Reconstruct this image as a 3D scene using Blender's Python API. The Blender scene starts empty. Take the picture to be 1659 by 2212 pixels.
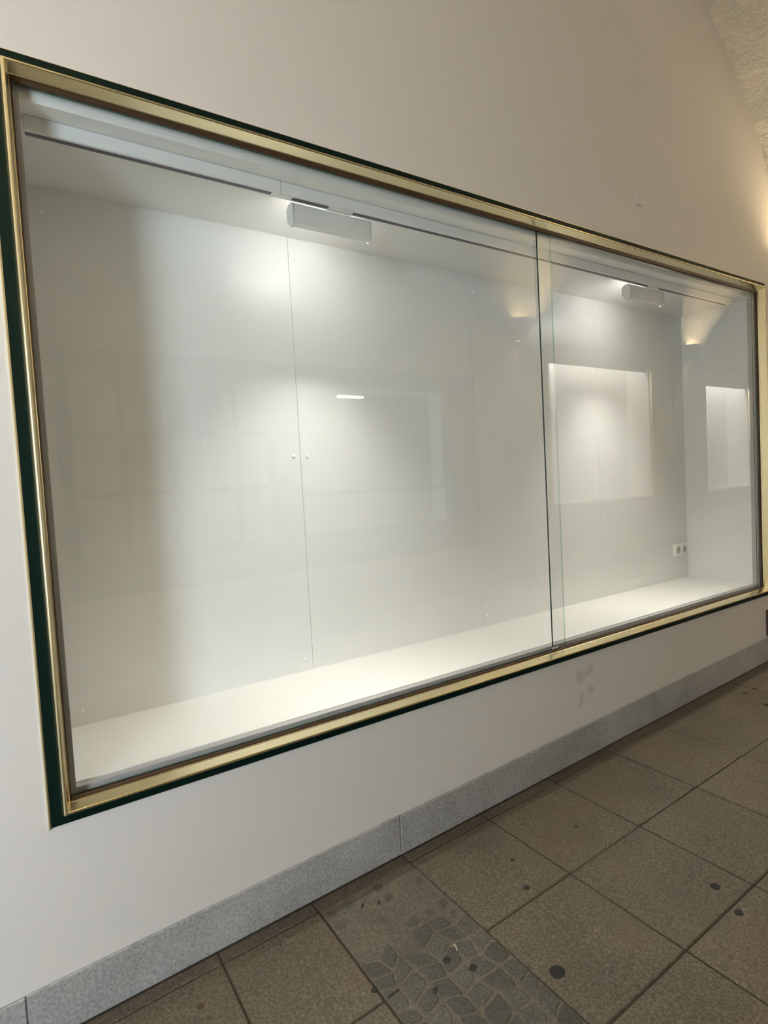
import bpy, bmesh, math, random
from mathutils import Vector, Matrix, noise

random.seed(7)
scene = bpy.context.scene
col = scene.collection

# ---------------------------------------------------------------- units
# The place was surveyed in units of the camera-to-wall distance; S turns them into metres.
# X runs along the wall, Y into it (wall face Y = 0), Z up (0 = eye level), floor 1.41 m below the eye at X = 0.
S = 1.72
H0 = 1.412
def P(x, y, z): return Vector((x * S, y * S, z * S + H0))
FS = 0.0321                                   # the pavement climbs 3 % along the wall
def floor_z(x): return -0.8208 + FS * x

# ---------------------------------------------------------------- camera
FPX = 1228.0
yaw, pitch, roll = .57613, -.050576, -.054292
f = Vector((math.sin(yaw) * math.cos(pitch), math.cos(yaw) * math.cos(pitch), math.sin(pitch)))
r0 = Vector((math.cos(yaw), -math.sin(yaw), 0)); u0 = r0.cross(f)
rr = math.cos(roll) * r0 + math.sin(roll) * u0
uu = -math.sin(roll) * r0 + math.cos(roll) * u0
cam = bpy.data.cameras.new('camera'); cam_o = bpy.data.objects.new('camera', cam); col.objects.link(cam_o)
M = Matrix((rr, uu, -f)).transposed().to_4x4(); M.translation = P(0, -1, 0)
cam_o.matrix_world = M
cam.sensor_fit = 'HORIZONTAL'; cam.sensor_width = 36.0; cam.lens = 36.0 * FPX / 1659.0
cam.clip_start = 0.02
scene.camera = cam_o

# ---------------------------------------------------------------- world, daylight, exposure
w = bpy.data.worlds.new('world'); scene.world = w; w.use_nodes = True
w.node_tree.nodes['Background'].inputs[0].default_value = (.75, .85, 1, 1)
w.node_tree.nodes['Background'].inputs[1].default_value = 0.6
scene.view_settings.view_transform = 'Standard'; scene.view_settings.look = 'None'
scene.view_settings.gamma = 1.0; scene.view_settings.use_curve_mapping = False
scene.view_settings.exposure = 0.36

DAY = (-1.62, -1.06, -.50, .72)               # the daylight window in the wall opposite
def area_light(name, loc, size, energy, color, rot, parent=None, spread=math.pi):
    l = bpy.data.lights.new(name, 'AREA'); l.shape = 'RECTANGLE'; l.size = size[0]; l.size_y = size[1]
    l.energy = energy; l.color = color; l.spread = spread
    o = bpy.data.objects.new(name, l); col.objects.link(o); o.location = loc; o.rotation_euler = rot
    if parent: o.parent = parent
    return o
WP = -1.6                                     # Y of the wall opposite
area_light('window_daylight', P((DAY[0] + DAY[1]) / 2, WP - .10, (DAY[2] + DAY[3]) / 2),
           ((DAY[1] - DAY[0]) * S, (DAY[3] - DAY[2]) * S), 122, (.74, .87, 1.0), (math.radians(90), 0, 0))

# ---------------------------------------------------------------- materials
def mat(name, color=(.8, .8, .8), rough=.6, metal=0., spec=.5):
    m = bpy.data.materials.new(name); m.use_nodes = True
    b = m.node_tree.nodes['Principled BSDF']
    b.inputs['Base Color'].default_value = (*color, 1); b.inputs['Roughness'].default_value = rough
    b.inputs['Metallic'].default_value = metal; b.inputs['Specular IOR Level'].default_value = spec
    return m
def nd(m, t, **kw):
    n = m.node_tree.nodes.new(t)
    for k, v in kw.items():
        if k in n.inputs: n.inputs[k].default_value = v
        else: setattr(n, k, v)
    return n
def lk(m, a, b): m.node_tree.links.new(a, b)
def bsdf(m): return m.node_tree.nodes['Principled BSDF']
def coords(m, obj=False):
    if obj: return nd(m, 'ShaderNodeTexCoord').outputs['Object']
    return nd(m, 'ShaderNodeNewGeometry').outputs['Position']
def noise_n(m, vec, scale, detail=4., rough=.55):
    n = nd(m, 'ShaderNodeTexNoise', Scale=scale, Detail=detail, Roughness=rough); lk(m, vec, n.inputs['Vector'])
    return n.outputs['Fac']
def ramp(m, fac, stops):
    r = nd(m, 'ShaderNodeValToRGB'); lk(m, fac, r.inputs[0]); e = r.color_ramp.elements
    while len(e) < len(stops): e.new(.5)
    for i, (p, c) in enumerate(stops):
        e[i].position = p; e[i].color = (*c, 1) if len(c) == 3 else c
    return r.outputs[0]
def mix(m, fac, a, b, mode='MIX'):
    n = nd(m, 'ShaderNodeMix', data_type='RGBA', blend_type=mode)
    for s, v in ((0, fac), (6, a), (7, b)):
        if hasattr(v, 'links'): lk(m, v, n.inputs[s])
        else: n.inputs[s].default_value = v if isinstance(v, float) else (*v, 1)
    return n.outputs[2]
def math_n(m, op, a, b=None, c=None):
    n = nd(m, 'ShaderNodeMath', operation=op)
    for i, v in enumerate((a, b, c)):
        if v is None: continue
        if hasattr(v, 'links'): lk(m, v, n.inputs[i])
        else: n.inputs[i].default_value = v
    return n.outputs[0]
def bump(m, h, strength, dist):
    b = nd(m, 'ShaderNodeBump', Strength=strength, Distance=dist); lk(m, h, b.inputs['Height'])
    lk(m, b.outputs[0], bsdf(m).inputs['Normal'])

def plaster(name, c, smudges=()):
    m = mat(name, c, .75, spec=.3); v = coords(m)
    n = noise_n(m, v, 1.3, 3); fine = noise_n(m, v, 160, 3)
    cl = mix(m, n, tuple(k * .97 for k in c), tuple(min(1, k * 1.03) for k in c))
    for (p, rad) in smudges:
        d = nd(m, 'ShaderNodeVectorMath', operation='DISTANCE'); lk(m, v, d.inputs[0]); d.inputs[1].default_value = p
        fac = math_n(m, 'SUBTRACT', 1.0, math_n(m, 'DIVIDE', d.outputs['Value'], rad))
        fac = math_n(m, 'MULTIPLY', math_n(m, 'MAXIMUM', fac, 0.0), noise_n(m, v, 60, 4))
        fac = math_n(m, 'MINIMUM', math_n(m, 'MULTIPLY', fac, .9), .30)
        cl = mix(m, fac, cl, (.30, .25, .20))
    lk(m, cl, bsdf(m).inputs['Base Color'])
    bump(m, fine, .12, .002)
    return m

WALLC = (.74, .70, .65)
SM = [(tuple(P(x, 0, z)), r) for x, z, r in ((1.258, -.556, .045), (1.302, -.543, .035), (1.262, -.614, .03), (1.30, -.602, .035), (1.255, -.632, .022), (1.285, -.552, .02))]
M_wall = plaster('wall_plaster', WALLC, SM)
M_wall2 = plaster('opposite_plaster', (.70, .64, .56))

# rough thrown plaster of the vault
M_vault = mat('vault_plaster', (.62, .58, .50), .85, spec=.2)
v = coords(M_vault)
mp = nd(M_vault, 'ShaderNodeMapping'); lk(M_vault, v, mp.inputs[0]); mp.inputs['Scale'].default_value = (1.6, 1, 1)
big = noise_n(M_vault, mp.outputs[0], 16, 6, .6); small = noise_n(M_vault, mp.outputs[0], 60, 4, .6)
ridge = math_n(M_vault, 'ADD', math_n(M_vault, 'MULTIPLY', big, 1.0), math_n(M_vault, 'MULTIPLY', small, .45))
bump(M_vault, ridge, 1.0, .024)
lk(M_vault, mix(M_vault, big, (.62, .58, .50), (.74, .70, .61)), bsdf(M_vault).inputs['Base Color'])

def granite(name, dark, mid, light, rough=.6, rand=.15, sc=150, blot=None):
    m = mat(name, mid, rough, spec=.45); v = coords(m)
    a = noise_n(m, v, sc, 3, .7); c = ramp(m, a, [(.33, dark), (.5, mid), (.68, light)])
    big = noise_n(m, v, 3.5, 5, .6)
    c = mix(m, 1.0, c, ramp(m, big, [(.3, (.78, .78, .78)), (.7, (1.12, 1.12, 1.12))]), 'MULTIPLY')
    oi = nd(m, 'ShaderNodeObjectInfo').outputs['Random']
    t = ramp(m, oi, [(0., (1 - rand,) * 3), (1., (1 + rand,) * 3)])
    c = mix(m, 1.0, c, t, 'MULTIPLY')
    if blot:
        bn = noise_n(m, v, 1.7, 5, .65)
        c = mix(m, ramp(m, bn, [(.50, (0, 0, 0)), (.72, (.65, .65, .65))]), c, blot)
    lk(m, c, bsdf(m).inputs['Base Color']); bump(m, a, .25, .0015)
    return m
M_tile = granite('paving_granite', (.064, .053, .036), (.116, .096, .066), (.20, .17, .125), .48, .09, 130, (.096, .073, .039))
M_sett = granite('sett_granite', (.046, .043, .034), (.074, .069, .055), (.118, .11, .09), .6, .2, 160)
M_border = granite('border_granite', (.048, .038, .029), (.085, .069, .052), (.135, .113, .09), .6, .12, 130)
M_base = granite('baseboard_granite', (.29, .282, .268), (.40, .392, .378), (.51, .505, .49), .65, .05, 110)
M_joint = mat('joint_earth', (.050, .038, .024), .9)
lk(M_joint, ramp(M_joint, noise_n(M_joint, coords(M_joint), 1.1, 4, .6), [(.38, (.085, .070, .050)), (.55, (.042, .032, .020))]), bsdf(M_joint).inputs['Base Color'])
M_mortar = granite('patch_mortar', (.088, .075, .055), (.118, .101, .076), (.16, .14, .108), .7, .02, 90)

M_green = mat('green_lacquer', (.003, .013, .009), .4, spec=.12)
def brass(name, c, rough):
    m = mat(name, c, rough, 1.0); v = coords(m)
    mp = nd(m, 'ShaderNodeMapping'); lk(m, v, mp.inputs[0]); mp.inputs['Scale'].default_value = (1, 1, 1)
    n = noise_n(m, mp.outputs[0], 3.0, 3, .5)
    lk(m, ramp(m, n, [(.3, tuple(k * .95 for k in c)), (.7, c)]), bsdf(m).inputs['Base Color'])
    lk(m, ramp(m, n, [(.3, (rough * 1.15,) * 3), (.7, (rough,) * 3)]), bsdf(m).inputs['Roughness'])
    return m
M_brass = brass('anodised_gold', (.92, .81, .52), .22)
M_bronze = mat('dark_bronze', (.10, .062, .035), .45, .6)
M_alu = mat('grey_channel', (.44, .42, .41), .5)
def panel_white(name, c, rough):
    m = mat(name, c, rough, spec=.5); v = coords(m)
    n = noise_n(m, v, 40, 3); bump(m, n, .02, .002)
    g = noise_n(m, v, 2.2, 3)
    lk(m, mix(m, g, tuple(k * .98 for k in c), c), bsdf(m).inputs['Base Color'])
    return m
M_panel = panel_white('white_laminate', (.88, .87, .845), .34)
M_case_floor = panel_white('white_floor_laminate', (.87, .855, .81), .38)
M_case_side = panel_white('white_side_laminate', (.87, .86, .825), .35)
M_white = mat('white_enamel', (.80, .80, .78), .4)
M_screw = mat('white_screw_cap', (.94, .94, .92), .25)
M_slot = mat('track_slot', (.10, .09, .11), .5)
M_socket = mat('socket_plastic', (.93, .90, .82), .35)
M_recess_shade = mat('socket_recess_shade', (.55, .51, .43), .6)  # darker tone painting the shade inside the socket wells
M_woodbrown = mat('brown_paint', (.10, .065, .055), .5)
M_gum = granite('trodden_gum', (.010, .008, .008), (.020, .016, .015), (.035, .03, .028), .7, .3, 200)
M_rust = mat('rust', (.07, .042, .026), .85)
M_paper = mat('paper', (.6, .58, .52), .8)
M_cap = plaster('painted_cap', WALLC)

def emit(name, c, s):
    m = bpy.data.materials.new(name); m.use_nodes = True; n = m.node_tree.nodes
    n.remove(n['Principled BSDF']); e = n.new('ShaderNodeEmission'); e.inputs[0].default_value = (*c, 1); e.inputs[1].default_value = s
    m.node_tree.links.new(e.outputs[0], n['Material Output'].inputs[0]); return m
M_led = emit('led_diffuser', (1.0, .965, .91), 10.0)
M_led2 = emit('showcase_tube', (1.0, .96, .90), 260.0)
M_shade = mat('sconce_bowl', (.30, .27, .22), .6)
M_strip = emit('shop_strip_light', (1.0, .93, .82), 8.0)

# clear glass: transparent with a fresnel mirror on the faces towards the air outside
def glass(name, tint, ior=1.5):
    m = bpy.data.materials.new(name); m.use_nodes = True; n = m.node_tree.nodes; n.remove(n['Principled BSDF'])
    t = n.new('ShaderNodeBsdfTransparent'); t.inputs[0].default_value = (*tint, 1)
    g = n.new('ShaderNodeBsdfGlossy'); g.inputs['Roughness'].default_value = 0.0; g.inputs[0].default_value = (1, 1, 1, 1)
    fr = n.new('ShaderNodeFresnel'); fr.inputs[0].default_value = ior
    geo = n.new('ShaderNodeNewGeometry')
    k = n.new('ShaderNodeMath'); k.operation = 'SUBTRACT'; k.inputs[0].default_value = 1.0
    q = n.new('ShaderNodeMath'); q.operation = 'MULTIPLY'
    mx = n.new('ShaderNodeMixShader'); L = m.node_tree.links
    L.new(geo.outputs['Backfacing'], k.inputs[1]); L.new(fr.outputs[0], q.inputs[0]); L.new(k.outputs[0], q.inputs[1])
    L.new(q.outputs[0], mx.inputs[0]); L.new(t.outputs[0], mx.inputs[1]); L.new(g.outputs[0], mx.inputs[2])
    L.new(mx.outputs[0], n['Material Output'].inputs[0]); return m
M_glass = glass('float_glass', (.975, .987, .981), 1.6)
M_glass_edge = mat('glass_edge', (.012, .030, .024), .2)
M_glass_pale = glass('glass_far_edge', (.60, .78, .70), 1.3)

# ---------------------------------------------------------------- builders
def link(name, bm, m, parent=None, smooth=False):
    bmesh.ops.recalc_face_normals(bm, faces=bm.faces)
    me = bpy.data.meshes.new(name); bm.to_mesh(me); bm.free()
    for mm in (m if isinstance(m, (list, tuple)) else [m]): me.materials.append(mm)
    if smooth:
        for p in me.polygons: p.use_smooth = True
    o = bpy.data.objects.new(name, me); col.objects.link(o)
    if parent: o.parent = parent
    return o
def tag(o, label=None, cat=None, group=None, kind=None):
    if label: o['label'] = label
    if cat: o['category'] = cat
    if group: o['group'] = group
    if kind: o['kind'] = kind
    return o
def thing(name, loc, label=None, cat=None, group=None, kind=None):
    o = bpy.data.objects.new(name, None); col.objects.link(o); o.location = loc
    o.empty_display_size = .05
    bpy.context.view_layer.update()
    return tag(o, label, cat, group, kind)
def own(o, parent):                          # world-space mesh under a parent that sits elsewhere
    o.parent = parent; o.matrix_parent_inverse = Matrix.Translation(parent.location).inverted(); return o
def hexa(bm, c8):
    vs = [bm.verts.new(c) for c in c8]
    for q in ((0, 1, 2, 3), (7, 6, 5, 4), (0, 4, 5, 1), (1, 5, 6, 2), (2, 6, 7, 3), (3, 7, 4, 0)):
        bm.faces.new([vs[i] for i in q])
    return vs
def box(bm, x0, x1, y0, y1, z0, z1):
    return hexa(bm, [P(x0, y0, z0), P(x1, y0, z0), P(x1, y1, z0), P(x0, y1, z0), P(x0, y0, z1), P(x1, y0, z1), P(x1, y1, z1), P(x0, y1, z1)])
def sbox(bm, x0, x1, y0, y1, b0, t0):        # box whose bottom and top follow functions of x
    fb = b0 if callable(b0) else (lambda x: b0); ft = t0 if callable(t0) else (lambda x: t0)
    return hexa(bm, [P(x0, y0, fb(x0)), P(x1, y0, fb(x1)), P(x1, y1, fb(x1)), P(x0, y1, fb(x0)), P(x0, y0, ft(x0)), P(x1, y0, ft(x1)), P(x1, y1, ft(x1)), P(x0, y1, ft(x0))])
def bevel(bm, d, seg=2):
    bmesh.ops.bevel(bm, geom=list(bm.edges), offset=d, segments=seg, profile=.5, affect='EDGES', clamp_overlap=True)
def mbox(name, m, parent, *a, bev=0., seg=1):
    bm = bmesh.new(); box(bm, *a)
    if bev: bevel(bm, bev, seg)
    o = link(name, bm, m)
    return own(o, parent) if parent else o
def holed_wall(bm, x0, x1, y0, y1, z0, z1, holes):
    xs = sorted({x0, x1, *[h[0] for h in holes], *[h[1] for h in holes]}); zs = sorted({z0, z1, *[h[2] for h in holes], *[h[3] for h in holes]})
    for i in range(len(xs) - 1):
        for j in range(len(zs) - 1):
            cx, cz = (xs[i] + xs[i + 1]) / 2, (zs[j] + zs[j + 1]) / 2
            if any(h[0] < cx < h[1] and h[2] < cz < h[3] for h in holes): continue
            box(bm, xs[i], xs[i + 1], y0, y1, zs[j], zs[j + 1])
    bmesh.ops.remove_doubles(bm, verts=bm.verts, dist=1e-5)
    seen = {}                                 # drop the inner walls between neighbouring cells
    for fc in list(bm.faces):
        k = tuple(sorted(vv.index for vv in fc.verts)) if False else tuple(sorted((round(vv.co.x, 4), round(vv.co.y, 4), round(vv.co.z, 4)) for vv in fc.verts))
        seen.setdefault(k, []).append(fc)
    bmesh.ops.delete(bm, geom=[fc for l in seen.values() if len(l) > 1 for fc in l], context='FACES')

# frame strips: a profile of (inset, Y) swept along one side of the rectangle, mitred at both ends
XL, XR, ZB, ZT = .0125, 2.363, -.497, .655    # outer edge of the green surround
def strip(side, prof):
    bm = bmesh.new(); rings = [[], []]
    for wv, y in prof:
        c = {'bl': (XL + wv, ZB + wv), 'br': (XR - wv, ZB + wv), 'tl': (XL + wv, ZT - wv), 'tr': (XR - wv, ZT - wv)}
        a, b = {'bottom': ('bl', 'br'), 'top': ('tl', 'tr'), 'left': ('bl', 'tl'), 'right': ('br', 'tr')}[side]
        rings[0].append(bm.verts.new(P(c[a][0], y, c[a][1]))); rings[1].append(bm.verts.new(P(c[b][0], y, c[b][1])))
    n = len(prof)
    for i in range(n):
        j = (i + 1) % n; bm.faces.new([rings[0][i], rings[0][j], rings[1][j], rings[1][i]])
    bm.faces.new(rings[0]); bm.faces.new(list(reversed(rings[1])))
    return bm

# ================================================================ STRUCTURE
X0, X1 = -2.35, 6.6
HOLE = (XL + .012, XR - .012, ZB + .012, ZT - .012)
bm = bmesh.new(); holed_wall(bm, X0, X1, 0, .36, -1.05, 2.0, [HOLE])
wall_back = tag(link('wall_back', bm, M_wall), 'plastered cream wall that holds the long display case', kind='structure')

SHOP = (.17, 2.42, -.42, .62); CA = (3.08, 4.26, -.22, .86); CB = (5.07, 5.85, -.22, .80)
bm = bmesh.new(); holed_wall(bm, X0, X1, WP - .2, WP, -1.05, 2.0, [DAY, SHOP, CA, CB])
tag(link('wall_front', bm, M_wall2), 'plastered wall across the passage, facing the display case', kind='structure')
bm = bmesh.new(); box(bm, X0 - .15, X0, WP - .2, .36, -1.05, 2.0)
tag(link('wall_left', bm, M_wall2), 'plastered end wall of the passage', kind='structure')
bm = bmesh.new(); box(bm, X1, X1 + .15, WP - .2, .36, -1.05, 2.0)
tag(link('wall_right', bm, M_wall2), 'plastered far end wall of the passage', kind='structure')

# groined vault: cross barrels over the bays, a long barrel over the passage
ZS, CROWN = .295, 1.445
bays = [(1.2, 1.445), (3.7225, .8775), (5.70, .90), (-1.3225, .8775), (-2.9, .55)]
xs = []
for xc, a in bays:
    for k in range(121):
        x = xc - a * math.cos(math.pi * k / 120)
        if X0 <= x <= X1: xs.append(x)
xs += [X0, X1]; xs = sorted(set(round(x, 5) for x in xs))
xx = [xs[0]]
for x in xs[1:]:
    n = max(1, math.ceil((x - xx[-1]) / .03))
    b0 = xx[-1]; xx += [b0 + (x - b0) * (i + 1) / n for i in range(n)]
ys = sorted({round(WP / 2 * (1 - math.cos(math.pi * k / 90)), 5) for k in range(91)})
def vault_z(x, y):
    za = ZS
    for xc, a in bays:
        t = 1 - ((x - xc) / a) ** 2
        if t > 0: za = max(za, ZS + CROWN * math.sqrt(t))
    t = 1 - ((y - WP / 2) / (WP / 2)) ** 2
    return max(za, ZS + CROWN * .98 * math.sqrt(max(0, t)))
bm = bmesh.new(); grid = []
for x in xx:
    row = []
    for y in ys:
        p = P(x, y, vault_z(x, y)); p.z += .016 * noise.noise(p * 9) + .008 * noise.noise(p * 24)
        row.append(bm.verts.new(p))
    grid.append(row)
for i in range(len(xx) - 1):
    for j in range(len(ys) - 1):
        bm.faces.new([grid[i][j], grid[i][j + 1], grid[i + 1][j + 1], grid[i + 1][j]])
tag(link('ceiling', bm, M_vault, smooth=True), 'rough plastered groin vault over the passage', kind='structure')

# floor: joint bed with the paving laid in it
bm = bmesh.new(); sbox(bm, X0, X1, WP, 0, lambda x: floor_z(x) - .06, lambda x: floor_z(x) - .0025)
floor = tag(link('floor', bm, M_joint), 'sloping granite pavement of square slabs', kind='structure')
G = .0017
def slab(name, x0, x1, y0, y1, m, lift=0.):
    bm = bmesh.new(); g = G
    sbox(bm, x0 + g, x1 - g, y0 + g, y1 - g, lambda x: floor_z(x) - .012, lambda x: floor_z(x) + lift)
    bevel(bm, .003, 1)
    return own(link(name, bm, m), floor)
xj = [.245, .43, .645, .872]
while xj[-1] < X1 - .1: xj.append(xj[-1] + .2325)
xj = [.245 - .2325 * k for k in range(10, 0, -1)] + xj
yj = [-.0345, -.2655, -.4975]
while yj[-1] > WP + .1: yj.append(yj[-1] - .2325)
for i in range(len(xj) - 1):
    x0, x1 = max(xj[i], X0), min(xj[i + 1], X1)
    if x1 - x0 < .02: continue
    slab('border_stone', x0, x1, -.0345, -.0050, M_border, random.uniform(-.0006, .0004))
    for j in range(len(yj) - 1):
        if abs(xj[i] - .43) < 1e-6 and j < 3: continue          # the patch laid with setts
        slab('paving_slab', x0, x1, max(yj[j + 1], WP), yj[j], M_tile, random.uniform(-.0007, .0007))
# patch of small setts in mortar
PX0, PX1, PY0, PY1 = .43, .645, yj[3], yj[0]
bm = bmesh.new(); sbox(bm, PX0 + G, PX1 - G, PY0 + G, PY1 - G, lambda x: floor_z(x) - .012, lambda x: floor_z(x) - .0005)
own(link('mortar_bed', bm, M_mortar), floor)
nx = 6; ny = 19; cw = (PX1 - PX0) / nx; ch = (PY1 - PY0) / ny
corner = {}
for i in range(nx + 1):
    for j in range(ny + 1):
        jx = 0 if i in (0, nx) else random.uniform(-.2, .2); jy = 0 if j in (0, ny) else random.uniform(-.2, .2) + (.22 if i % 2 else -.1)
        corner[i, j] = (PX0 + cw * (i + jx), PY1 - ch * (j + jy))
for i in range(nx):
    for j in range(ny):
        q = [corner[i, j], corner[i + 1, j], corner[i + 1, j + 1], corner[i, j + 1]]
        cx = sum(p[0] for p in q) / 4; cy = sum(p[1] for p in q) / 4
        worn = cy > -.20
        if worn and random.random() < .5: continue
        k0 = random.uniform(.45, .62) if worn else random.uniform(.82, .90)
        pts = []
        for k in range(4):                    # knock the corners off each stone
            (ax, ay), (bx, by), (dx, dy) = q[k], q[k - 1], q[(k + 1) % 4]
            c = random.uniform(.05, .20)
            for tx, ty in ((ax + (bx - ax) * c, ay + (by - ay) * c), (ax + (dx - ax) * c, ay + (dy - ay) * c)):
                pts.append((min(max(cx + (tx - cx) * k0, PX0 + .003), PX1 - .003), min(max(cy + (ty - cy) * k0, PY0 + .003), PY1 - .003)))
        n = len(pts); bm = bmesh.new(); top = .0007 if not worn else -.0001
        lo = [bm.verts.new(P(x, y, floor_z(x) - .01)) for x, y in pts]
        mid = [bm.verts.new(P(x, y, floor_z(x) + top - .0010)) for x, y in pts]
        hi = [bm.verts.new(P(cx + (x - cx) * .88, cy + (y - cy) * .88, floor_z(x) + top)) for x, y in pts]
        for k in range(n):
            l = (k + 1) % n
            bm.faces.new([lo[k], lo[l], mid[l], mid[k]]); bm.faces.new([mid[k], mid[l], hi[l], hi[k]])
        bm.faces.new(hi); bm.faces.new(list(reversed(lo)))
        own(link('sett_stone', bm, M_sett), floor)

# granite skirting, its lengths butted together
def bb_top(x): return -.7362 + .0347 * x
bbr = thing('baseboard_back', P(1.2, 0, floor_z(1.2)), 'grey granite skirting along the foot of the display case wall', kind='structure')
bj = [X0, -1.40, -.72, -.038, .645, 1.36, 2.02, 2.70, 3.4, 4.1, 4.8, 5.5, 6.2, X1]
for i in range(len(bj) - 1):
    bm = bmesh.new(); t = random.uniform(-.0008, .0008)
    sbox(bm, bj[i] + .0004, bj[i + 1] - .0004, -.0052 + t, -.0003, lambda x: floor_z(x) + .0002, lambda x: bb_top(x) + t)
    bevel(bm, .003, 1); own(link('skirting_stone', bm, M_base), bbr)
bbf = thing('baseboard_front', P(1.2, WP, floor_z(1.2)), 'grey granite skirting along the opposite wall', kind='structure')
for i in range(len(bj) - 1):
    bm = bmesh.new()
    sbox(bm, bj[i] + .0008, bj[i + 1] - .0008, WP + .0003, WP + .0095, lambda x: floor_z(x) + .0002, bb_top)
    own(link('skirting_stone', bm, M_base), bbf)

# ================================================================ THE DISPLAY CASE
case = thing('display_case', P(1.19, 0, ZB), 'long built-in display case with gold frame, dark green border and sliding glass', 'display case')
for s in ('left', 'right', 'top', 'bottom'):
    own(link('green_border', strip(s, [(0, -.0002), (0, -.0040), (.0002, -.0042), (.017, -.0042), (.017, -.0002)]), M_green), case)
for s, wd in (('left', .0036), ('top', .0014), ('right', .0014)):
    own(link('brass_edging', strip(s, [(-wd, -.0002), (-wd, -.0030), (-wd * .6, -.0046), (-.0001, -.0046), (-.0001, -.0002)]), M_brass), case)
gold = [(.0150, -.0043), (.0156, -.0100), (.0178, -.0160), (.0190, -.0178), (.0202, -.0184), (.0220, -.0184), (.0230, -.0174), (.0268, .0030), (.0269, .0036), (.0276, .0040), (.0280, .0078), (.0175, .0078), (.0175, -.0043)]
for s in ('left', 'right', 'top', 'bottom'):
    own(link('gold_frame', strip(s, gold), M_brass), case)
    ge = {'left': .0305, 'right': .0340, 'top': .0345, 'bottom': .0320}[s]
    own(link('dark_groove', strip(s, [(.0255, .0079), (ge - .002, .0088), (ge, .0105), (ge, .0122), (.0255, .0122)]), M_bronze), case)
    if s != 'top': own(link('glass_channel', strip(s, [(.0285, .0246), (.0382, .0246), (.0388, .0252), (.0388, .0388), (.0285, .0388)]), M_alu), case)
D = .29; CZ0, CZ1, CX0, CX1 = -.4561, .6068, .050, 2.332; TH = .012
mbox('floor_panel', M_case_floor, case, CX0 - TH, CX1 + TH, .039, D, CZ0 - TH, CZ0)
mbox('ceiling_panel', M_case_side, case, CX0 - TH, CX1 + TH, .0252, D, CZ1, CZ1 + .030)
mbox('side_panel', M_case_side, case, CX0 - TH, CX0, .039, D, CZ0, CZ1)
mbox('side_panel', M_case_side, case, CX1, CX1 + TH, .0225, D, CZ0, CZ1)
seams = [CX0 - TH, .6015, 1.1805, 1.767, CX1 + TH]
SCREW = None
for i in range(4):
    a, b = seams[i], seams[i + 1]
    p = mbox('back_panel', M_panel, case, a + (.0004 if i else 0), b - (.0004 if i < 3 else 0), D + .0002, D + .010, CZ0 - TH, CZ1 + TH, bev=.0010, seg=2)
    for xs_ in ((CX0 + .036 if i == 0 else a + .0185), (CX1 - .036 if i == 3 else b - .0185)):
        for z in (.558, .0775, -.4265):
            bm = bmesh.new(); n = 12
            rings = [[bm.verts.new((q * math.cos(6.2832 * k / n), -h, q * math.sin(6.2832 * k / n))) for k in range(n)] for q, h in ((.0076, -.0002), (.0076, .0010), (.0066, .0026), (.0040, .0036))]
            for ra, rb in zip(rings, rings[1:]):
                for k in range(n): bm.faces.new([ra[k], ra[(k + 1) % n], rb[(k + 1) % n], rb[k]])
            bm.faces.new(rings[-1])
            if SCREW is None:
                o = link('screw_cap', bm, M_screw); SCREW = o.data
            else:
                bm.free(); o = bpy.data.objects.new('screw_cap', SCREW); col.objects.link(o)
            o.location = P(xs_, D + .0002, z); o.parent = p; o.matrix_parent_inverse = Matrix.Translation(case.location).inverted() @ Matrix.Identity(4)
            o.matrix_parent_inverse = Matrix.Identity(4)
def pane(x0, x1, y0, y1, edge):
    bm = bmesh.new(); z0, z1 = ZB + .0300, ZT - .0300
    box(bm, x0, x1, y0, y1, z0, z1); bm.normal_update()
    o = link('glass_pane', bm, [M_glass, edge])
    for pl in o.data.polygons:
        if abs(pl.normal.y) < .5: pl.material_index = 1
    return own(o, case)
pane(1.1695, XR - .0300, .0128, .0174, M_glass_edge)
pane(XL + .0295, 1.2275, .0196, .0242, M_glass_pale)
# the little end stop at the foot of the overlap
own(mbox('glass_stop', M_alu, None, 1.162, 1.186, .0080, .0126, ZB + .0345, ZB + .0395, bev=.002), case)

# ---- lighting track under the case ceiling
TZ0, TZ1, TY0, TY1 = .5830, CZ1 - .0002, .0600, .0815
track = thing('lighting_track', P(1.1, .047, CZ1), 'white surface-mounted lighting track under the display case ceiling', 'lighting track')
TEND = 2.235
for a, b in ((.056, .4885), (.4895, TEND)):
    mbox('track_body', M_white, track, a, b, TY0, TY1, TZ0, TZ1, bev=.002)
mbox('end_cap', M_white, track, TEND, TEND + .03, TY0 + .001, TY1 - .001, TZ0 + .001, TZ1, bev=.002)
LX = ((.520, .709), (1.664, 1.853))
AD = [(.470, .516), (.597, .656), (1.745, 1.803)]
e = [.058] + [q for a in AD for q in a] + [TEND - .004]
for k in range(0, len(e), 2):
    mbox('track_slot', M_slot, track, e[k], e[k + 1], TY0 + .0062, TY1 - .0062, TZ0 - .0007, TZ0 + .004)
mbox('joint_connector', M_white, track, AD[0][0] + .001, AD[0][1] - .001, TY0 + .005, TY1 - .005, TZ0 - .0012, TZ0 + .004, bev=.001)

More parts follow.
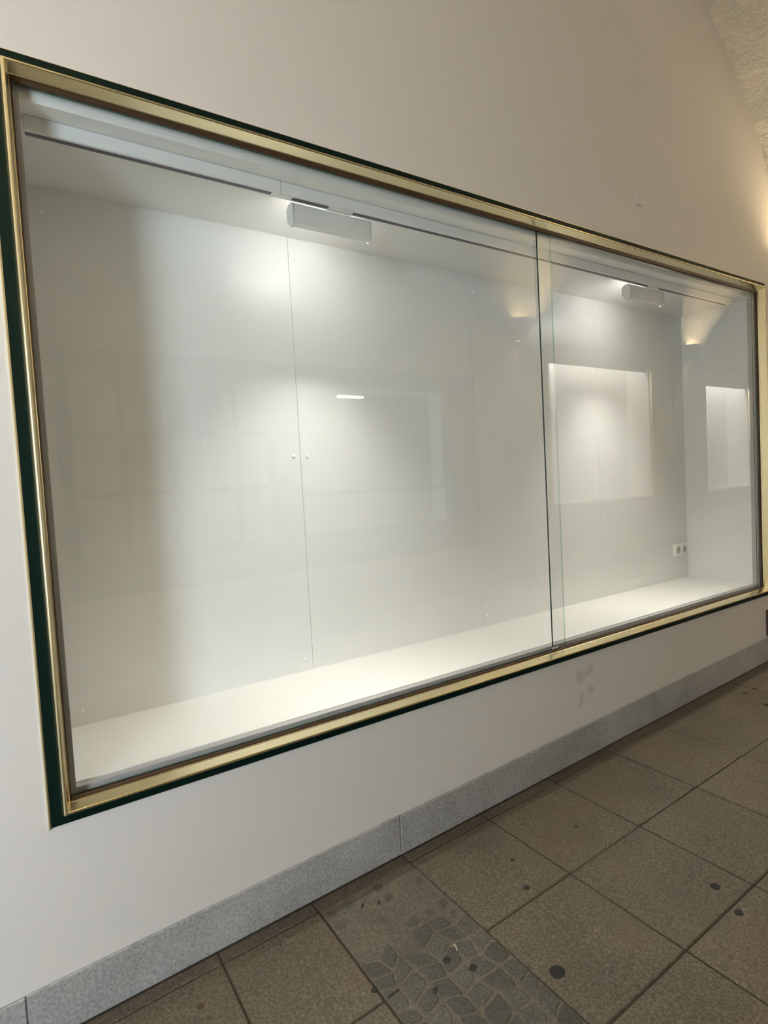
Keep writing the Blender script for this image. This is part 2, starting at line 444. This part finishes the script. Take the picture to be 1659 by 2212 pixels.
# ---- wall-washer lamps on the track
LED_W = 4.2
def lamp(x0, x1, ad, label):
    t = thing('wall_washer_lamp', P((x0 + x1) / 2, (TY0 + TY1) / 2, TZ0), label, 'lamp', 'wall washers on the track')
    prof = [(.0835, .5826), (.0800, .5785), (.0805, .5400), (.0830, .5360), (.0885, .5360), (.1045, .5530), (.1045, .5750), (.0990, .5826)]
    bm = bmesh.new(); L = [[bm.verts.new(P(x, y, z)) for y, z in prof] for x in (x0, x1)]; n = len(prof)
    for k in range(n):
        bm.faces.new([L[0][k], L[0][(k + 1) % n], L[1][(k + 1) % n], L[1][k]])
    bm.faces.new(L[0]); bm.faces.new(list(reversed(L[1]))); bmesh.ops.recalc_face_normals(bm, faces=bm.faces)
    bevel(bm, .0025, 2)
    own(link('housing', bm, M_white), t)
    bm = bmesh.new()
    dp = [(.0935, .5408), (.0946, .5400), (.1060, .5522), (.1060, .5740), (.1046, .5740), (.1046, .5530)]
    L = [[bm.verts.new(P(x, y, z)) for y, z in dp] for x in (x0 + .006, x1 - .006)]; n = len(dp)
    for k in range(n): bm.faces.new([L[0][k], L[0][(k + 1) % n], L[1][(k + 1) % n], L[1][k]])
    bm.faces.new(L[0]); bm.faces.new(list(reversed(L[1])))
    own(link('diffuser', bm, M_led), t)
    own(area_light('led_module', P((x0 + x1) / 2, .1020, .5400), ((x1 - x0 - .02) * S, .012), LED_W, (1.0, .965, .91), (math.radians(-6), 0, 0), spread=math.radians(84)), t)
    mbox('track_adapter', M_white, t, ad[0] + .001, ad[1] - .001, TY0 + .004, .0798, .5806, TZ0 - .0001, bev=.0005)
    cheek = [(.0835, .5826), (.0800, .5785), (.0805, .5400), (.0830, .5360), (.0930, .5355), (.1078, .5512), (.1078, .5752), (.0990, .5826)]
    for q0, q1 in ((x0 - .0012, x0 + .0035), (x1 - .0035, x1 + .0012)):
        bm = bmesh.new(); L = [[bm.verts.new(P(x, y, z)) for y, z in cheek] for x in (q0, q1)]; n = len(cheek)
        for k in range(n): bm.faces.new([L[0][k], L[0][(k + 1) % n], L[1][(k + 1) % n], L[1][k]])
        bm.faces.new(L[0]); bm.faces.new(list(reversed(L[1])))
        own(link('end_plate', bm, M_white), t)
    mbox('adapter_lever', M_white, t, (ad[0] + ad[1]) / 2 - .006, (ad[0] + ad[1]) / 2 + .006, TY0 + .0005, TY0 + .0038, .5806, TZ0 - .0001, bev=.0003)
    return t
lamp(*LX[0], AD[1], 'white box-shaped wall washer lamp beside the joint in the track')
lamp(*LX[1], AD[2], 'white box-shaped wall washer lamp towards the end cap of the track')

def disc_bm(x, y, z, rad, h, n=32):
    bm = bmesh.new(); rings = [[bm.verts.new(P(x + q * math.cos(6.2832 * k / n), y - d, z + q * math.sin(6.2832 * k / n))) for k in range(n)] for q, d in ((rad, 0.0001), (rad, h * .7), (rad * .93, h))]
    for ra, rb in zip(rings, rings[1:]):
        for k in range(n): bm.faces.new([ra[k], ra[(k + 1) % n], rb[(k + 1) % n], rb[k]])
    bm.faces.new(rings[-1]); return bm

# ---- double socket on the back panel
sk = thing('double_socket', P(2.268, D, -.336), 'white double wall socket low on the display case back wall', 'socket')
mbox('cover_plate', M_socket, sk, 2.2225, 2.3135, D - .0110, D + .0001, -.3605, -.3115, bev=.006, seg=3)
for cx in (2.2460, 2.2900):
    bm = bmesh.new(); n = 24; cz = -.336
    R = [(.0190, -.0111), (.0188, -.0130), (.0165, -.0132), (.0158, -.0115), (.0, -.0115)]
    rings = [[bm.verts.new(P(cx + q * math.cos(6.2832 * k / n), D + h, cz + q * math.sin(6.2832 * k / n))) for k in range(n)] for q, h in R[:-1]]
    for ra, rb in zip(rings, rings[1:]):
        for k in range(n): bm.faces.new([ra[k], ra[(k + 1) % n], rb[(k + 1) % n], rb[k]])
    bm.faces.new(rings[-1])
    well = own(link('socket_well', bm, M_socket), sk)
    own(link('recess_shade_disc', disc_bm(cx, D - .0115, cz, .0150, .0003, 24), M_recess_shade), sk)  # flat disc on the plate; its darker colour stands in for recess shade
    for q in (-.0052, .0052): own(link('pin_hole', disc_bm(cx + q, D - .0119, cz, .0018, .0002, 10), M_slot), sk)

# ================================================================ SMALL THINGS ON THE WALL
tag(link('cover_cap', disc_bm(1.598, 0, .792, .0215, .0060), M_cap), 'round painted-over cover cap on the cream wall above the display case', 'cover cap')
hatch = thing('wall_hatch', P(2.43, 0, bb_top(2.43)), 'small dark brown hatch standing on the skirting beyond the display case', 'hatch')
mbox('hatch_frame', M_woodbrown, hatch, 2.332, 2.52, -.006, -.0002, -.6510, -.552, bev=.002)
mbox('hatch_door', M_woodbrown, hatch, 2.342, 2.51, -.0085, -.0061, -.6400, -.562, bev=.002)

# ================================================================ SMALL THINGS ON THE PAVEMENT
def blob(name, x, y, rx, ry, h, m, label, cat, group=None, rot=0., seed=0):
    rnd = random.Random(seed); n = 18; bm = bmesh.new(); rings = []
    ph = [1 + rnd.uniform(-.09, .09) for _ in range(n)]
    for q, hh in ((1, .0002), (.92, h * .8), (.6, h)):
        row = []
        for k in range(n):
            a = 6.2832 * k / n; lx, ly = rx * q * ph[k] * math.cos(a), ry * q * ph[k] * math.sin(a)
            X, Y = x + lx * math.cos(rot) - ly * math.sin(rot), y + lx * math.sin(rot) + ly * math.cos(rot)
            row.append(bm.verts.new(P(X, Y, floor_z(X) + .0006 + hh)))
        rings.append(row)
    for ra, rb in zip(rings, rings[1:]):
        for k in range(n): bm.faces.new([ra[k], ra[(k + 1) % n], rb[(k + 1) % n], rb[k]])
    bm.faces.new(rings[-1])
    return tag(link(name, bm, m, smooth=True), label, cat, group)
def on_floor(px, py):                         # a pavement point seen at a photograph pixel
    d = f + (px - 829.5) / FPX * rr - (py - 1106) / FPX * uu
    t = -.8208 / (d.z - FS * d.x); return d.x * t, -1 + d.y * t
GUM = [(1203, 2100, .0125, 'largest round dark gum spot trodden onto a slab beside the sett patch'),
       (1545, 1915, .0085, 'dark gum spot on the slab inside the crossing of two slab joints'),
       (1137, 1917, .0060, 'dark smudged gum spot on a slab between skirting and sett patch'),
       (1107, 1858, .0042, 'small dark gum spot on a slab close to the skirting'),
       (1245, 1786, .0036, 'tiny dark gum spot near the joint of two slabs by the skirting'),
       (1596, 1972, .0078, 'greenish dark gum spot on the slab beyond the joint crossing'),
       (1022, 2091, .0070, 'dark gum spot lying on the setts of the patch'),
       (965, 2075, .0075, 'blackish gum spot near the paper scrap on the sett patch'),
       (940, 2140, .0065, 'narrow dark gum spot between two setts of the patch'),
       (1656, 1523, .0100, 'dark gum spot on the slab with two crumbs below the hatch'),
       (808, 2139, .0048, 'dark gum spot on the slab next to the twig')]
for i, (px, py, q, lab) in enumerate(GUM):
    x, y = on_floor(px, py)
    blob('gum_spot', x, y, q, q * (.55 if px == 940 else .92), .0007, M_gum, lab, 'gum spot', 'gum spots on the pavement', rot=.8 if px == 940 else 0, seed=i)
x, y = on_floor(434, 2175); blob('rust_spot', x, y, .0055, .0055, .0004, M_rust, 'small rust brown spot on the pavement by the skirting', 'stain', seed=31)
for px, py, lab in ((1610, 1497, 'dark trodden crumb in the middle of a slab below the hatch'), (1631, 1488, 'dark trodden crumb beside the joint of a slab below the hatch')):
    x, y = on_floor(px, py); blob('crumb', x, y, .0105, .0035, .0008, M_gum, lab, 'crumb', 'crumbs on the far slab', rot=-.5, seed=px)
for px, py, lab in ((783, 1956, 'dark slug-shaped crumb at the head of the sett patch'), (818, 1950, 'dark thin crumb on the patch beside the slug-shaped one')):
    x, y = on_floor(px, py); blob('crumb', x, y, .0055, .0022, .0009, M_gum, lab, 'crumb', 'crumbs at the head of the patch', rot=1.0, seed=px)
def tube(name, pts, rad, m, label, cat):
    bm = bmesh.new(); n = 6; rings = []
    for i, p in enumerate(pts):
        d = (pts[min(i + 1, len(pts) - 1)] - pts[max(i - 1, 0)]).normalized(); s = d.cross(Vector((0, 0, 1))).normalized(); t = s.cross(d)
        rings.append([bm.verts.new(p + rad * (math.cos(6.2832 * k / n) * s + math.sin(6.2832 * k / n) * t)) for k in range(n)])
    for ra, rb in zip(rings, rings[1:]):
        for k in range(n): bm.faces.new([ra[k], ra[(k + 1) % n], rb[(k + 1) % n], rb[k]])
    bm.faces.new(rings[0]); bm.faces.new(list(reversed(rings[-1])))
    return tag(link(name, bm, m, smooth=True), label, cat)
x, y = on_floor(984, 2049)
tube('paper_scrap', [P(x + .004 * math.sin(k * .35) - .002, y + .0022 * (k - 3), floor_z(x) + .0024) for k in range(7)], .0014, M_paper, 'tiny curled white paper scrap on the sett patch', 'paper scrap')
a, b = on_floor(838, 2157), on_floor(862, 2139)
tube('twig', [P(a[0] + (b[0] - a[0]) * k / 4, a[1] + (b[1] - a[1]) * k / 4 + .0008 * (k % 2), floor_z(a[0]) + .0022) for k in range(5)], .0025, M_rust, 'short brown twig lying in the slab joint by the setts', 'twig')

# ================================================================ THE OTHER SIDE OF THE PASSAGE (seen mirrored in the glass)
M_frame2 = mat('shop_frame', (.16, .17, .16), .5)
M_blind = mat('pale_blind', (.72, .72, .70), .7)
win = thing('window_1', P((DAY[0] + DAY[1]) / 2, WP, DAY[2]), 'tall daylight window in the opposite wall', kind='structure')
for a in ((DAY[0], DAY[0] + .02, DAY[2], DAY[3]), (DAY[1] - .02, DAY[1], DAY[2], DAY[3]), (DAY[0] + .02, DAY[1] - .02, DAY[2], DAY[2] + .02), (DAY[0] + .02, DAY[1] - .02, DAY[3] - .02, DAY[3])):
    mbox('window_frame', M_white, win, a[0], a[1], WP - .06, WP - .03, a[2], a[3])
shop = thing('window_2', P(1.29, WP, SHOP[2]), 'dark framed shop front with small-paned windows in the opposite wall', kind='structure')
y0, y1 = WP - .06, WP + .012
for a in ((SHOP[0], SHOP[0] + .05, SHOP[2], SHOP[3]), (SHOP[1] - .22, SHOP[1], SHOP[2], SHOP[3]), (SHOP[0] + .05, SHOP[1] - .22, SHOP[3] - .10, SHOP[3]), (SHOP[0] + .05, SHOP[1] - .22, SHOP[2], SHOP[2] + .18),
          (.60, .74, SHOP[2] + .18, SHOP[3] - .10), (1.08, 1.24, SHOP[2] + .18, SHOP[3] - .10)):
    mbox('shop_frame', M_frame2, shop, a[0], a[1], y0, y1, a[2], a[3], bev=.004)
for wx0, wx1 in ((.22, .60), (.74, 1.08)):
    zz0, zz1 = SHOP[2] + .18, SHOP[3] - .10
    mbox('glazing_bar', M_frame2, shop, (wx0 + wx1) / 2 - .012, (wx0 + wx1) / 2 + .012, WP - .04, WP - .012, zz0, zz1)
    for k in (1, 2):
        z = zz0 + (zz1 - zz0) * k / 3
        for q0, q1 in ((wx0, (wx0 + wx1) / 2 - .012), ((wx0 + wx1) / 2 + .012, wx1)):
            mbox('glazing_bar', M_frame2, shop, q0, q1, WP - .04, WP - .012, z - .012, z + .012)
    mbox('blind', M_blind, shop, wx0, wx1, WP - .10, WP - .09, zz0, zz1)
mbox('shop_backing', M_blind, shop, 1.24, 2.20, WP - .19, WP - .18, SHOP[2] + .18, SHOP[3] - .10)
mbox('shop_shelf', M_frame2, shop, 1.24, 2.20, WP - .17, WP - .05, -.05, -.03)
sl = thing('strip_light', P(1.6, WP - .1, .50), 'short warm strip light inside the shop front', 'lamp')
mbox('tube', M_strip, sl, 1.52, 1.68, WP - .11, WP - .09, .478, .492)
def side_case(h, label, power):
    t = thing('wall_showcase', P((h[0] + h[1]) / 2, WP, h[2]), label, 'display case', 'showcases in the opposite wall')
    b = .012
    mbox('back_panel', M_panel, t, h[0], h[1], WP - .2, WP - .19, h[2], h[3])
    for a in ((h[0], h[0] + b, h[2], h[3]), (h[1] - b, h[1], h[2], h[3]), (h[0] + b, h[1] - b, h[2], h[2] + b), (h[0] + b, h[1] - b, h[3] - b, h[3])):
        mbox('lining', M_case_side, t, a[0], a[1], WP - .189, WP, a[2], a[3])
    for a in ((h[0] - .02, h[0], h[2] - .02, h[3] + .02), (h[1], h[1] + .02, h[2] - .02, h[3] + .02), (h[0], h[1], h[2] - .02, h[2]), (h[0], h[1], h[3], h[3] + .02)):
        mbox('gold_frame', M_brass, t, a[0], a[1], WP + .0002, WP + .02, a[2], a[3])
    mbox('added_fascia', M_case_side, t, h[0] + b, h[1] - b, WP - .03, WP - .02, h[3] - b - .09, h[3] - b)  # board added to keep the strip lamp out of the mirrored view
    mbox('strip_lamp', M_led2, t, h[0] + .1, h[1] - .1, WP - .055, WP - .040, h[3] - b - .030, h[3] - b - .018)
    return t
side_case(CA, 'wide lit white showcase in the opposite wall', 0)
side_case(CB, 'narrow lit white showcase in the opposite wall beyond the wide one', 0)

# ---- wall sconces that light the vault
SCONCE_W = 460
def sconce(x, yw, sgn, z, energy, label, bulb=.018):
    t = thing('wall_sconce', P(x, yw, z), label, 'wall lamp', 'sconces along the passage')
    bm = bmesh.new(); n = 24; R = .075; prof = [(R, .06), (R * .97, .01), (R * .84, -.03), (R * .55, -.060), (.012, -.070)]
    cy = yw + sgn * .085
    rings = [[bm.verts.new(P(x + q * math.cos(6.2832 * k / n), cy + q * math.sin(6.2832 * k / n), z + h)) for k in range(n)] for q, h in prof]
    for ra, rb in zip(rings, rings[1:]):
        for k in range(n): bm.faces.new([ra[k], ra[(k + 1) % n], rb[(k + 1) % n], rb[k]])
    own(link('glass_bowl', bm, M_shade, smooth=True), t)
    a, b = sorted((yw + sgn * .0002, yw + sgn * .012))
    mbox('wall_plate', M_brass, t, x - .03, x + .03, a, b, z - .06, z + .04)
    a, b = sorted((yw + sgn * .0121, yw + sgn * .030))
    mbox('bracket', M_brass, t, x - .008, x + .008, a, b, z - .02, z - .004)
    l = bpy.data.lights.new('bulb', 'POINT'); l.energy = energy; l.color = (1.0, .79, .49); l.shadow_soft_size = .085
    o = bpy.data.objects.new('bulb', l); col.objects.link(o); o.location = P(x, cy, z + bulb); own(o, t)
sconce(2.62, 0, -1, .64, 54, 'bowl-shaped wall sconce on the pier beyond the display case', -.022)
sconce(-.345, 0, -1, .82, 330, 'unseen bowl-shaped wall sconce added on the pier before the display case', -.018)  # unseen lamp, added for warm ambient light off the vault
sconce(2.745, WP, 1, .92, SCONCE_W, 'bowl-shaped wall sconce between the shop front and the wide showcase')
sconce(4.70, WP, 1, .92, SCONCE_W, 'bowl-shaped wall sconce between the two lit showcases')
sconce(-.345, WP, 1, .92, SCONCE_W, 'unseen bowl-shaped wall sconce added between the daylight window and the shop front')  # out of view as well, added to bring up the warm ambient
